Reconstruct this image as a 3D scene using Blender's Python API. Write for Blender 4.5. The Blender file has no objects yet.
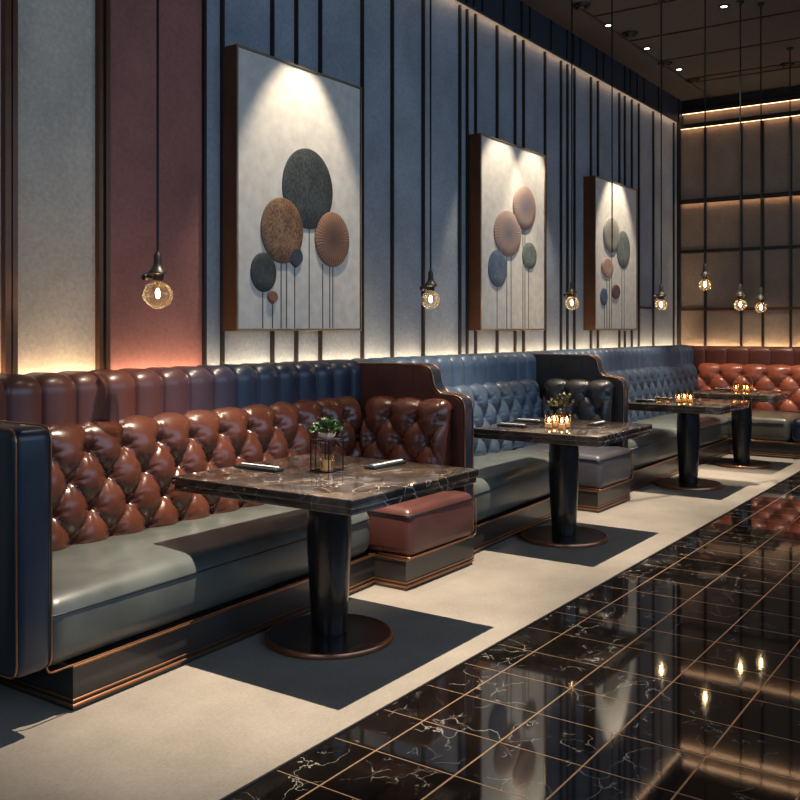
import bpy, bmesh, math, random
from math import sin, cos, pi, radians
from mathutils import Vector, Matrix
random.seed(7)
SC = bpy.context.scene
COL = SC.collection

# ------------------------------------------------------------------ camera
CH = 1.4; FP = 937.0; YAW = radians(34.75); CC, SS = cos(YAW), sin(YAW); HZ = 329.0
cam_d = bpy.data.cameras.new('camera'); cam = bpy.data.objects.new('camera', cam_d); COL.objects.link(cam)
cam.location = (0, 0, CH); cam.rotation_euler = (radians(90), 0, YAW - radians(90))
cam_d.sensor_width = 36; cam_d.lens = FP / 800 * 36; cam_d.shift_y = -(400 - HZ) / 800
cam_d.clip_start = .05
SC.camera = cam
# ------------------------------------------------------------------ world + lights + exposure
world = bpy.data.worlds.new('world'); SC.world = world; world.use_nodes = True
bgn = world.node_tree.nodes['Background']; bgn.inputs[0].default_value = (.35, .50, .76, 1); bgn.inputs[1].default_value = .12
SC.view_settings.view_transform = 'Standard'; SC.view_settings.look = 'None'; SC.view_settings.gamma = 1
SC.view_settings.use_curve_mapping = False
SC.view_settings.exposure = 0.0

W = 3.95        # long wall plane (Y)
XB = 12.0       # back wall plane (X)
ZC = 4.32       # ceiling

def light(name, kind, loc, target, energy, color, **kw):
    d = bpy.data.lights.new(name, kind); o = bpy.data.objects.new(name, d); COL.objects.link(o)
    o.location = loc
    dv = Vector(target) - Vector(loc)
    o.rotation_euler = dv.to_track_quat('-Z', 'Y').to_euler()
    d.energy = energy; d.color = color
    for k, v in kw.items(): setattr(d, k, v)
    return o
WARM = (1.0, .80, .58)
# narrow downlights over the four tables
for (x, y, tx, ty, e) in ((3.4, 2.35, 3.2, 2.7, 2050), (5.95, 2.35, 5.75, 2.75, 1650), (8.4, 2.35, 8.3, 2.75, 1450), (10.0, 2.2, 9.95, 2.7, 950)):
    light('table_and_fill_spot', 'SPOT', (x, y, ZC - .04), (tx, ty, 0), e, (1.0, .87, .70), spot_size=radians(47), spot_blend=.9, shadow_soft_size=.018)
for (x, y, ty) in ((10.35, 2.6, 2.9), (10.35, 1.3, 1.5)):  # extra warm spots added to brighten the russet back banquette
    light('table_and_fill_spot', 'SPOT', (x, y, ZC - .04), (11.45, ty, .75), 420, (1.0, .82, .62), spot_size=radians(34), spot_blend=.8, shadow_soft_size=.03)
# picture lights on the long wall
for (x, e) in ((4.42, 135), (7.0, 110), (7.6, 110), (9.55, 145)):
    light('picture_light', 'SPOT', (x, 3.36, 3.62), (x, 3.80, 1.75), e, (1.0, .86, .66), spot_size=radians(56), spot_blend=.5, shadow_soft_size=.02)
# added cool fill area lights, from across the room and from behind the camera
light('side_cool_fill', 'AREA', (4.5, -2.4, 2.6), (5.5, 3.9, 1.9), 118, (.47, .70, 1.0), shape='RECTANGLE', size=9, size_y=2.4)
light('rear_cool_fill', 'AREA', (-1.8, 1.2, 2.5), (4, 3.4, .9), 22, (.50, .68, 1.0), shape='RECTANGLE', size=2.2, size_y=2.2)

# ------------------------------------------------------------------ materials
def new_mat(name):
    m = bpy.data.materials.new(name); m.use_nodes = True
    nt = m.node_tree; b = nt.nodes['Principled BSDF']
    return m, nt, b
def N(nt, t, **kw):
    n = nt.nodes.new(t)
    for k, v in kw.items(): setattr(n, k, v)
    return n
def coords(nt, scale=(1, 1, 1), out='Object'):
    tc = N(nt, 'ShaderNodeTexCoord'); mp = N(nt, 'ShaderNodeMapping'); mp.inputs['Scale'].default_value = scale
    nt.links.new(tc.outputs[out], mp.inputs[0]); return mp.outputs[0]
def noise(nt, vec, scale, detail=4, rough=.55, dist=0):
    n = N(nt, 'ShaderNodeTexNoise'); n.inputs['Scale'].default_value = scale; n.inputs['Detail'].default_value = detail
    n.inputs['Roughness'].default_value = rough; n.inputs['Distortion'].default_value = dist
    nt.links.new(vec, n.inputs['Vector']); return n.outputs['Fac']
def ramp(nt, fac, stops):
    r = N(nt, 'ShaderNodeValToRGB'); el = r.color_ramp.elements
    while len(el) < len(stops): el.new(.5)
    for e, (p, c) in zip(el, stops):
        e.position = p; e.color = (c[0], c[1], c[2], 1) if not isinstance(c, (int, float)) else (c, c, c, 1)
    nt.links.new(fac, r.inputs[0]); return r.outputs[0]
def bump(nt, b, h, strength=.2, dist=.01):
    bp = N(nt, 'ShaderNodeBump'); bp.inputs['Strength'].default_value = strength; bp.inputs['Distance'].default_value = dist
    nt.links.new(h, bp.inputs['Height']); nt.links.new(bp.outputs[0], b.inputs['Normal'])
def math_(nt, op, a, b=None, c=None):
    n = N(nt, 'ShaderNodeMath', operation=op)
    for i, v in enumerate((a, b, c)):
        if v is None: continue
        if isinstance(v, (int, float)): n.inputs[i].default_value = v
        else: nt.links.new(v, n.inputs[i])
    return n.outputs[0]
def mixc(nt, fac, a, b):
    n = N(nt, 'ShaderNodeMix', data_type='RGBA')
    if isinstance(fac, (int, float)): n.inputs[0].default_value = fac
    else: nt.links.new(fac, n.inputs[0])
    for i, v in ((6, a), (7, b)):
        if isinstance(v, tuple): n.inputs[i].default_value = (v[0], v[1], v[2], 1)
        else: nt.links.new(v, n.inputs[i])
    return n.outputs[2]

def leather(name, c, rough=.36, c2=None, axis=None, rng=None, coat=.25):
    m, nt, b = new_mat(name); v = coords(nt)
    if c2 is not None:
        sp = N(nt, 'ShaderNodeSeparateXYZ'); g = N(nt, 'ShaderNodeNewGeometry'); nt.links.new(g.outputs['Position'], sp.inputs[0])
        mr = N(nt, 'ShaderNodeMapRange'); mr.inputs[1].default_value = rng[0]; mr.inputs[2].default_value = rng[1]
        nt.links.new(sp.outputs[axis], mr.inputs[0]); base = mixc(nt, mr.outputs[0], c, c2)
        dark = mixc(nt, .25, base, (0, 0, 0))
    else:
        base = None
    n1 = noise(nt, v, 5, 3); n2 = noise(nt, v, 260, 2)
    if base is None:
        col = ramp(nt, n1, [(.3, tuple(x * .78 for x in c)), (.7, tuple(min(1, x * 1.15) for x in c))])
    else: col = mixc(nt, n1, dark, base)
    nt.links.new(col, b.inputs['Base Color'])
    nt.links.new(ramp(nt, n1, [(.3, rough - .04), (.7, rough + .06)]), b.inputs['Roughness'])
    b.inputs['Coat Weight'].default_value = coat; b.inputs['Coat Roughness'].default_value = .22
    bump(nt, b, n2, .12, .002)
    return m
def plain(name, c, rough=.5, metal=0, emis=None, es=0, coat=0):
    m, nt, b = new_mat(name); v = coords(nt)
    n1 = noise(nt, v, 14, 3)
    nt.links.new(ramp(nt, n1, [(.3, tuple(x * .88 for x in c)), (.7, tuple(min(1, x * 1.08) for x in c))]), b.inputs['Base Color'])
    b.inputs['Roughness'].default_value = rough; b.inputs['Metallic'].default_value = metal
    b.inputs['Coat Weight'].default_value = coat
    if emis: b.inputs['Emission Color'].default_value = (*emis, 1); b.inputs['Emission Strength'].default_value = es
    return m
def plaster(name, c, var=.25):
    m, nt, b = new_mat(name); v = coords(nt)
    n1 = noise(nt, v, 2.2, 6, .62, .4); n2 = noise(nt, v, 38, 5, .7); n3 = noise(nt, v, 220, 3, .7)
    base = ramp(nt, n1, [(.25, tuple(x * (1 - var) for x in c)), (.75, tuple(min(1, x * (1 + var)) for x in c))])
    fine = ramp(nt, n2, [(.3, .80), (.7, 1.12)])
    mm = N(nt, 'ShaderNodeMix', data_type='RGBA', blend_type='MULTIPLY'); mm.inputs[0].default_value = 1
    nt.links.new(base, mm.inputs[6]); nt.links.new(fine, mm.inputs[7]); nt.links.new(mm.outputs[2], b.inputs['Base Color'])
    b.inputs['Roughness'].default_value = .72
    bump(nt, b, math_(nt, 'ADD', n2, n3), .25, .004)
    return m

M = {}
M['slate'] = plaster('slate_plaster', (.30, .335, .375))
M['beige'] = plaster('beige_lit_plaster', (.60, .50, .39))  # lit look of this wall panel put into its base colour
M['maroon'] = plaster('maroon_lit_plaster', (.30, .115, .095))  # tint of the lit panel painted in as maroon
M['taupe'] = plaster('taupe_plaster', (.27, .19, .135))
M['ceil'] = plain('ceiling_paint', (.08, .062, .050), .75)
M['fascia'] = plain('navy_fascia_paint', (.022, .030, .045), .6)
M['rib'] = plain('dark_bronze_rib', (.022, .017, .015), .4, .3)
M['ribwarm'] = plain('brown_bronze_rib', (.12, .055, .028), .35, .6)
M['brown'] = leather('chestnut_leather', (.098, .030, .017), .26)
M['brown_dk'] = leather('dark_brown_leather', (.07, .022, .014), .45)
M['red'] = leather('russet_leather', (.40, .10, .05), .35)
M['red_roll'] = leather('russet_roll_leather', (.12, .032, .018), .42)
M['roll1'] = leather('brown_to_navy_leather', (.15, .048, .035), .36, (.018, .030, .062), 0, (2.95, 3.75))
M['navy'] = leather('navy_leather', (.011, .019, .036), .36)
M['blue'] = leather('blue_leather', (.075, .118, .185), .40)
M['bluegrey'] = leather('blue_grey_tufted_leather', (.055, .082, .125), .34)
M['black'] = leather('black_leather', (.030, .028, .030), .35)
M['grey'] = leather('slate_grey_leather', (.085, .095, .088), .36)
M['plum'] = leather('plum_leather', (.11, .036, .030), .38)
M['smoke'] = leather('smoke_violet_leather', (.075, .070, .082), .36)
M['olive'] = leather('olive_grey_leather', (.085, .075, .055), .36)
M['plinth'] = plain('black_plinth_wood', (.030, .026, .024), .35, coat=.3)
M['bronze'] = plain('bronze_trim', (.42, .20, .10), .3, .9)
M['piping'] = plain('black_piping', (.015, .018, .02), .4)
M['ped'] = plain('black_satin_metal', (.018, .016, .016), .28, .4, coat=.3)
M['copper'] = plain('brushed_copper_edge', (.45, .20, .11), .28, .95)
M['blackm'] = plain('black_wire', (.01, .01, .01), .4, .5)
M['ceramic'] = plain('white_ceramic', (.75, .70, .62), .25, coat=.4)
M['leaf'] = plain('dark_green_leaf', (.035, .075, .022), .45)
M['dried'] = plain('dried_olive_leaf', (.10, .085, .035), .5)
M['linen'] = plain('white_linen', (.75, .74, .72), .8)
M['steel'] = plain('polished_steel', (.75, .75, .78), .12, 1)
M['wax'] = plain('candle_wax', (.62, .42, .25), .5, emis=(1, .55, .22), es=.15)
M['flame'] = plain('candle_flame', (1, .7, .35), .5, emis=(1, .60, .25), es=22)
M['filament'] = plain('glowing_filament', (1, .8, .5), .5, emis=(1, .72, .40), es=130)
M['led'] = plain('warm_led', (1, .8, .55), .5, emis=(1, .73, .45), es=44)
M['led_cove'] = plain('cove_led', (1, .75, .5), .5, emis=(1, .62, .36), es=4.5)
M['led_back'] = plain('rail_led', (1, .75, .5), .5, emis=(1, .60, .33), es=6)
M['lampon'] = plain('downlight_lens', (1, .9, .8), .5, emis=(1, .90, .78), es=7)
M['canvas'] = plain('cream_canvas', (.66, .62, .56), .85)
M['frame'] = plain('bronze_frame', (.10, .045, .022), .35, .5)
M['framefront'] = plain('champagne_frame_edge', (.42, .34, .24), .3, .8)
M['stem'] = plain('thin_dark_stem', (.07, .065, .06), .6)

def glass(name, tint=(1, .95, .88), ior_blend=.35, haze=0):
    m, nt, b = new_mat(name); nt.nodes.remove(b)
    tr = N(nt, 'ShaderNodeBsdfTransparent'); tr.inputs[0].default_value = (*tint, 1)
    gl = N(nt, 'ShaderNodeBsdfGlossy'); gl.inputs['Roughness'].default_value = .03; gl.inputs[0].default_value = (1, .93, .82, 1)
    lw = N(nt, 'ShaderNodeLayerWeight'); lw.inputs[0].default_value = ior_blend
    v = coords(nt); n = noise(nt, v, 20, 2)
    f = math_(nt, 'MULTIPLY', lw.outputs['Facing'], ramp(nt, n, [(.2, .75), (.8, .95)]))
    mx = N(nt, 'ShaderNodeMixShader'); nt.links.new(f, mx.inputs[0]); nt.links.new(tr.outputs[0], mx.inputs[1]); nt.links.new(gl.outputs[0], mx.inputs[2])
    if haze:
        tl = N(nt, 'ShaderNodeBsdfTranslucent'); tl.inputs[0].default_value = (1, .78, .48, 1); m2 = N(nt, 'ShaderNodeMixShader')
        nt.links.new(math_(nt, 'MULTIPLY_ADD', lw.outputs['Facing'], haze * 2, haze * .4), m2.inputs[0])
        nt.links.new(mx.outputs[0], m2.inputs[1]); nt.links.new(tl.outputs[0], m2.inputs[2]); mx = m2
    nt.links.new(mx.outputs[0], nt.nodes['Material Output'].inputs[0]); return m
M['bulb'] = glass('clear_amber_bulb_glass', (1, .95, .86), haze=.04)
M['clear'] = glass('clear_votive_glass', (1, .95, .88))
M['amber'] = glass('amber_votive_glass', (1, .88, .66))

def marble_table():
    m, nt, b = new_mat('dark_brown_marble'); v = coords(nt)
    n1 = noise(nt, v, 3.2, 7, .62, 1.2)
    base = ramp(nt, n1, [(.3, (.014, .010, .008)), (.5, (.055, .038, .028)), (.72, (.15, .11, .082))])
    vo = N(nt, 'ShaderNodeTexVoronoi', feature='DISTANCE_TO_EDGE'); vo.inputs['Scale'].default_value = 7
    wob = N(nt, 'ShaderNodeTexNoise'); wob.inputs['Scale'].default_value = 5; wob.inputs['Detail'].default_value = 5
    nt.links.new(v, wob.inputs['Vector'])
    add = N(nt, 'ShaderNodeVectorMath', operation='MULTIPLY_ADD'); add.inputs[1].default_value = (.35, .35, .35)
    nt.links.new(wob.outputs['Color'], add.inputs[0]); nt.links.new(v, add.inputs[2]); nt.links.new(add.outputs[0], vo.inputs['Vector'])
    vein = ramp(nt, vo.outputs['Distance'], [(0, 1.0), (.035, 0.0)])
    msk = ramp(nt, noise(nt, v, 2.6, 3), [(.45, 0.0), (.62, .8)])
    col = mixc(nt, math_(nt, 'MULTIPLY', vein, msk), base, (.50, .45, .40))
    nt.links.new(col, b.inputs['Base Color']); b.inputs['Roughness'].default_value = .09
    b.inputs['Coat Weight'].default_value = .5; b.inputs['Coat Roughness'].default_value = .04
    return m
M['marble'] = marble_table()

def tile_floor():
    m, nt, b = new_mat('black_marble_tile_with_brass_inlay')
    tc = N(nt, 'ShaderNodeTexCoord'); sp = N(nt, 'ShaderNodeSeparateXYZ'); nt.links.new(tc.outputs['Object'], sp.inputs[0])
    v = tc.outputs['Object']
    def line(ch, off, step, half):
        a = math_(nt, 'DIVIDE', math_(nt, 'SUBTRACT', sp.outputs[ch], off), step)
        f = math_(nt, 'FRACT', a); d = math_(nt, 'ABSOLUTE', math_(nt, 'SUBTRACT', f, .5))
        return math_(nt, 'GREATER_THAN', d, .5 - half / step)
    lx = line(0, 2.80, .29, .0021); ly = line(1, 1.84, .305, .0032)
    ln = math_(nt, 'MAXIMUM', lx, ly)
    n1 = noise(nt, v, 2.5, 6, .6, .8)
    base = ramp(nt, n1, [(.35, (.0035, .003, .003)), (.75, (.014, .010, .008))])
    wob = N(nt, 'ShaderNodeTexNoise'); wob.inputs['Scale'].default_value = 3.5; wob.inputs['Detail'].default_value = 6; nt.links.new(v, wob.inputs['Vector'])
    add = N(nt, 'ShaderNodeVectorMath', operation='MULTIPLY_ADD'); add.inputs[1].default_value = (.5, .5, .5)
    nt.links.new(wob.outputs['Color'], add.inputs[0]); nt.links.new(v, add.inputs[2])
    veins = None
    for sc, wd, lo in ((3.6, .008, .50), (8, .016, .55)):
        vo = N(nt, 'ShaderNodeTexVoronoi', feature='DISTANCE_TO_EDGE'); vo.inputs['Scale'].default_value = sc
        nt.links.new(add.outputs[0], vo.inputs['Vector'])
        q = math_(nt, 'MULTIPLY', ramp(nt, vo.outputs['Distance'], [(0, 1.0), (wd, 0.0)]), ramp(nt, noise(nt, v, sc * .9, 3), [(lo, 0.0), (lo + .08, .9)]))
        veins = q if veins is None else math_(nt, 'MAXIMUM', veins, q)
    col = mixc(nt, veins, base, (.42, .38, .33))
    col = mixc(nt, ln, col, (.78, .50, .30))
    nt.links.new(col, b.inputs['Base Color'])
    nt.links.new(math_(nt, 'MULTIPLY', ln, .85), b.inputs['Metallic'])
    nt.links.new(math_(nt, 'ADD', math_(nt, 'MULTIPLY', ln, .30), .045), b.inputs['Roughness'])
    b.inputs['IOR'].default_value = 2.1
    return m
M['tile'] = tile_floor()
def carpet_mat():
    m, nt, b = new_mat('taupe_carpet'); v = coords(nt)
    n1 = noise(nt, v, 3, 4); n2 = noise(nt, coords(nt, (1, 2.2, 1)), 60, 5, .7); n3 = noise(nt, v, 420, 2)
    base = ramp(nt, n1, [(.3, (.225, .19, .155)), (.7, (.29, .25, .205))])
    mm = N(nt, 'ShaderNodeMix', data_type='RGBA', blend_type='MULTIPLY'); mm.inputs[0].default_value = 1
    nt.links.new(base, mm.inputs[6]); nt.links.new(ramp(nt, n2, [(.3, .82), (.7, 1.1)]), mm.inputs[7]); nt.links.new(mm.outputs[2], b.inputs['Base Color'])
    b.inputs['Roughness'].default_value = .9; bump(nt, b, math_(nt, 'ADD', n2, n3), .3, .004)
    return m
M['carpet'] = carpet_mat()
def disc_mat(name, c1, c2, kind):
    """woven / radial surface of the painted discs, in the disc's generated space"""
    m, nt, b = new_mat(name)
    tc = N(nt, 'ShaderNodeTexCoord'); sub = N(nt, 'ShaderNodeVectorMath', operation='SUBTRACT'); sub.inputs[1].default_value = (.5, .5, .5)
    nt.links.new(tc.outputs['Generated'], sub.inputs[0]); sp = N(nt, 'ShaderNodeSeparateXYZ'); nt.links.new(sub.outputs[0], sp.inputs[0])
    if kind == 'radial':
        ang = math_(nt, 'ARCTAN2', sp.outputs[2], sp.outputs[0]); nz = noise(nt, sub.outputs[0], 7, 3)
        w = math_(nt, 'SINE', math_(nt, 'ADD', math_(nt, 'MULTIPLY', ang, 46), math_(nt, 'MULTIPLY', nz, 5)))
        fl = N(nt, 'ShaderNodeVectorMath', operation='MULTIPLY'); fl.inputs[1].default_value = (1, 0, 1); nt.links.new(sub.outputs[0], fl.inputs[0]); ln = N(nt, 'ShaderNodeVectorMath', operation='LENGTH'); nt.links.new(fl.outputs[0], ln.inputs[0])
        f = math_(nt, 'MULTIPLY_ADD', w, .30, .22)
        f = math_(nt, 'ADD', f, math_(nt, 'MULTIPLY', ln.outputs['Value'], 1.15))
        col = ramp(nt, f, [(.24, c2), (.80, c1)]); hgt = w
    else:
        vo = N(nt, 'ShaderNodeTexVoronoi'); vo.inputs['Scale'].default_value = 26; nt.links.new(sub.outputs[0], vo.inputs['Vector'])
        nz = noise(nt, sub.outputs[0], 3, 3)
        f = math_(nt, 'ADD', math_(nt, 'MULTIPLY', vo.outputs['Distance'], .8), math_(nt, 'SUBTRACT', nz, .4))
        col = ramp(nt, f, [(.15, c1), (.7, c2)]); hgt = vo.outputs['Distance']
    nt.links.new(col, b.inputs['Base Color']); b.inputs['Roughness'].default_value = .6; bump(nt, b, hgt, .3, .004)
    return m
D = {
 'slate': disc_mat('woven_slate_disc', (.075, .085, .085), (.025, .03, .032), 'woven'),
 'bronze': disc_mat('woven_bronze_disc', (.34, .19, .10), (.12, .06, .035), 'woven'),
 'bronze_r': disc_mat('radial_bronze_disc', (.33, .17, .10), (.06, .04, .04), 'radial'),
 'navy': disc_mat('woven_navy_disc', (.06, .075, .11), (.03, .04, .06), 'woven'),
 'copper': disc_mat('copper_disc', (.35, .16, .10), (.2, .08, .05), 'woven'),
 'rose_r': disc_mat('radial_rose_disc', (.42, .27, .21), (.10, .11, .15), 'radial'),
 'blue': disc_mat('blue_disc', (.15, .20, .27), (.06, .09, .15), 'woven'),
 'sage': disc_mat('sage_grey_disc', (.22, .24, .22), (.10, .13, .13), 'woven'),
 'sand': disc_mat('sand_grey_disc', (.36, .33, .28), (.20, .19, .17), 'radial'),
 'pink': disc_mat('pink_sand_disc', (.55, .36, .28), (.36, .22, .17), 'woven'),
 'plum': disc_mat('plum_disc', (.22, .13, .12), (.10, .05, .06), 'woven'),
}

# ------------------------------------------------------------------ builders
WORLD = {}
def empty(name, loc, label, cat, group=None):
    o = bpy.data.objects.new(name, None); COL.objects.link(o); o.location = loc; o.empty_display_size = .05
    WORLD[o] = Vector(loc); o['label'] = label; o['category'] = cat
    if group: o['group'] = group
    return o
def obj(name, bm, mat, parent=None, smooth=True, angle=40, label=None):
    w = WORLD[parent] if parent else Vector((0, 0, 0))
    me = bpy.data.meshes.new(name)
    if parent: bmesh.ops.translate(bm, verts=bm.verts, vec=-w)
    bmesh.ops.recalc_face_normals(bm, faces=bm.faces)
    bm.to_mesh(me); bm.free()
    o = bpy.data.objects.new(name, me); COL.objects.link(o); WORLD[o] = w
    if parent: o.parent = parent
    me.materials.append(mat)
    if smooth:
        for p in me.polygons: p.use_smooth = True
        if angle < 180:
            try: me.set_sharp_from_angle(angle=radians(angle))
            except Exception: pass
    if label: o['label'] = label
    return o
def tag(o, label, cat, group=None):
    o['label'] = label; o['category'] = cat
    if group: o['group'] = group
    return o
def struct(name, bm, mat):
    o = obj(name, bm, mat, None, smooth=False); o['kind'] = 'structure'; return o
def box(bm, x0, x1, y0, y1, z0, z1, bev=0, seg=2):
    r = bmesh.ops.create_cube(bm, size=1, matrix=Matrix.Translation(((x0 + x1) / 2, (y0 + y1) / 2, (z0 + z1) / 2)) @ Matrix.Diagonal((abs(x1 - x0), abs(y1 - y0), abs(z1 - z0), 1)))
    if bev:
        vs = r['verts']; es = list({e for v in vs for e in v.link_edges})
        bmesh.ops.bevel(bm, geom=es, offset=bev, segments=seg, profile=.5, affect='EDGES')
    return bm
def B(): return bmesh.new()
def tube(bm, pts, r, seg=8, closed=False):
    pts = [Vector(p) for p in pts]; n = len(pts); rings = []
    up = None
    for i, p in enumerate(pts):
        if closed: t = (pts[(i + 1) % n] - pts[i - 1]).normalized()
        else: t = (pts[min(i + 1, n - 1)] - pts[max(i - 1, 0)]).normalized()
        if up is None:
            up = Vector((0, 0, 1)) if abs(t.z) < .9 else Vector((1, 0, 0))
        a = (up - t * up.dot(t)).normalized(); up = a; b = t.cross(a)
        rings.append([bm.verts.new(p + (a * cos(2 * pi * k / seg) + b * sin(2 * pi * k / seg)) * r) for k in range(seg)])
    m = n if closed else n - 1
    for i in range(m):
        A, C = rings[i], rings[(i + 1) % n]
        for k in range(seg): bm.faces.new((A[k], A[(k + 1) % seg], C[(k + 1) % seg], C[k]))
    if not closed:
        bm.faces.new(rings[0]); bm.faces.new(rings[-1])
    return bm
def arc(pts, rad, n=5):
    """round the inner corners of a 3D polyline"""
    pts = [Vector(p) for p in pts]; out = [pts[0]]
    for i in range(1, len(pts) - 1):
        a, b, c = pts[i - 1], pts[i], pts[i + 1]
        r = min(rad, (a - b).length * .45, (c - b).length * .45)
        p0 = b + (a - b).normalized() * r; p1 = b + (c - b).normalized() * r
        for k in range(n + 1):
            t = k / n; out.append((1 - t) ** 2 * p0 + 2 * t * (1 - t) * b + t * t * p1)
    out.append(pts[-1]); return out
def lathe(bm, prof, c, seg=48, axis=None):
    cx, cy, cz = c; rings = []
    for r, z in prof:
        if r < 1e-6: rings.append([bm.verts.new((cx, cy, cz + z))]); continue
        rings.append([bm.verts.new((cx + r * cos(2 * pi * k / seg), cy + r * sin(2 * pi * k / seg), cz + z)) for k in range(seg)])
    for A, C in zip(rings[:-1], rings[1:]):
        for k in range(seg):
            k2 = (k + 1) % seg
            if len(A) == 1 and len(C) == 1: continue
            if len(A) == 1: bm.faces.new((A[0], C[k], C[k2]))
            elif len(C) == 1: bm.faces.new((A[k], A[k2], C[0]))
            else: bm.faces.new((A[k], A[k2], C[k2], C[k]))
    return bm
def rbox(bm, x0, x1, y0, y1, z0, z1, r, crown=0, n=5, step=.12, dent=None):
    """cushion: box whose edges are rolled with radius r, top slightly crowned"""
    def axis(a, b):
        k = max(1, int((b - a - 2 * r) / step)); L = [a + r * (1 - cos(i / n * pi / 2)) for i in range(n)]
        mid = [a + r + (b - a - 2 * r) * i / k for i in range(k + 1)]
        return L + mid + [b - (v - a) for v in reversed(L)]
    ax, ay, az = axis(x0, x1), axis(y0, y1), axis(z0, z1); cache = {}
    def V(i, j, k):
        key = (i, j, k)
        if key in cache: return cache[key]
        # cube-surface coordinate -> sphere-rounded
        p = Vector((ax[i], ay[j], az[k])); q = Vector((min(max(p.x, x0 + r), x1 - r), min(max(p.y, y0 + r), y1 - r), min(max(p.z, z0 + r), z1 - r)))
        d = p - q
        if d.length > 1e-7: p = q + d.normalized() * r
        if crown and k > len(az) // 2:
            fx = max(0, 1 - ((p.x - (x0 + x1) / 2) / ((x1 - x0) / 2)) ** 4); fy = max(0, 1 - ((p.y - (y0 + y1) / 2) / ((y1 - y0) / 2)) ** 2)
            p.z += crown * fx * fy
        cache[key] = bm.verts.new(p); return cache[key]
    nx, ny, nz = len(ax) - 1, len(ay) - 1, len(az) - 1
    def quad(*v):
        try: bm.faces.new(v)
        except ValueError: pass
    for i in range(nx):
        for j in range(ny):
            quad(V(i, j, 0), V(i, j + 1, 0), V(i + 1, j + 1, 0), V(i + 1, j, 0)); quad(V(i, j, nz), V(i + 1, j, nz), V(i + 1, j + 1, nz), V(i, j + 1, nz))
    for i in range(nx):
        for k in range(nz):
            quad(V(i, 0, k), V(i + 1, 0, k), V(i + 1, 0, k + 1), V(i, 0, k + 1)); quad(V(i, ny, k), V(i, ny, k + 1), V(i + 1, ny, k + 1), V(i + 1, ny, k))
    for j in range(ny):
        for k in range(nz):
            quad(V(0, j, k), V(0, j, k + 1), V(0, j + 1, k + 1), V(0, j + 1, k)); quad(V(nx, j, k), V(nx, j + 1, k), V(nx, j + 1, k + 1), V(nx, j, k + 1))
    return bm

def profile_path(segs, step):
    """2D polyline -> resampled [(p, normal)] with normals pointing left of travel"""
    pts = []
    P = [Vector((a, b)) for a, b in segs]
    d = [0]
    for a, b in zip(P[:-1], P[1:]): d.append(d[-1] + (b - a).length)
    n = max(2, int(d[-1] / step)); j = 0
    for i in range(n + 1):
        t = d[-1] * i / n
        while j < len(P) - 2 and t > d[j + 1]: j += 1
        u = (t - d[j]) / max(1e-9, d[j + 1] - d[j]); pts.append(P[j].lerp(P[j + 1], u))
    out = []
    for i, p in enumerate(pts):
        t = (pts[min(i + 1, n)] - pts[max(i - 1, 0)]).normalized()
        out.append((p, Vector((-t.y, t.x)), d[-1] * i / n))
    return out
def frame_of(kind, a0):
    """maps (u along, depth towards the room, z) to world for a panel on a wall facing -Y ('y') or -X ('x')"""
    if kind == 'y': return lambda u, dep, z: Vector((u, a0 - dep, z))
    return lambda u, dep, z: Vector((a0 - dep, u, z))
def sheet(bm, u0, u1, prof, disp, to, ustep, back=.05):
    nu = max(4, int((u1 - u0) / ustep)); rows = []
    for (p, nrm, t) in prof:
        row = []
        for i in range(nu + 1):
            u = u0 + (u1 - u0) * i / nu; h = disp(u, t)
            row.append(bm.verts.new(to(u, p.x + nrm.x * h, p.y + nrm.y * h)))
        rows.append(row)
    for A, C in zip(rows[:-1], rows[1:]):
        for i in range(nu): bm.faces.new((A[i], A[i + 1], C[i + 1], C[i]))
    # closed back so the pad has real thickness
    br = []
    for k in (0, -1):
        p = prof[k][0]; br.append([bm.verts.new(to(u0, -back, p.y)), bm.verts.new(to(u1, -back, p.y))])
    bm.faces.new([br[0][0], br[0][1]] + list(reversed(rows[0]))); bm.faces.new([br[1][1], br[1][0]] + rows[-1])
    bm.faces.new([br[0][0]] + [r[0] for r in rows] + [br[1][0]]); bm.faces.new([br[0][1], br[1][1]] + [r[-1] for r in reversed(rows)])
    bm.faces.new([br[0][0], br[1][0], br[1][1], br[0][1]])
    return bm

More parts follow.
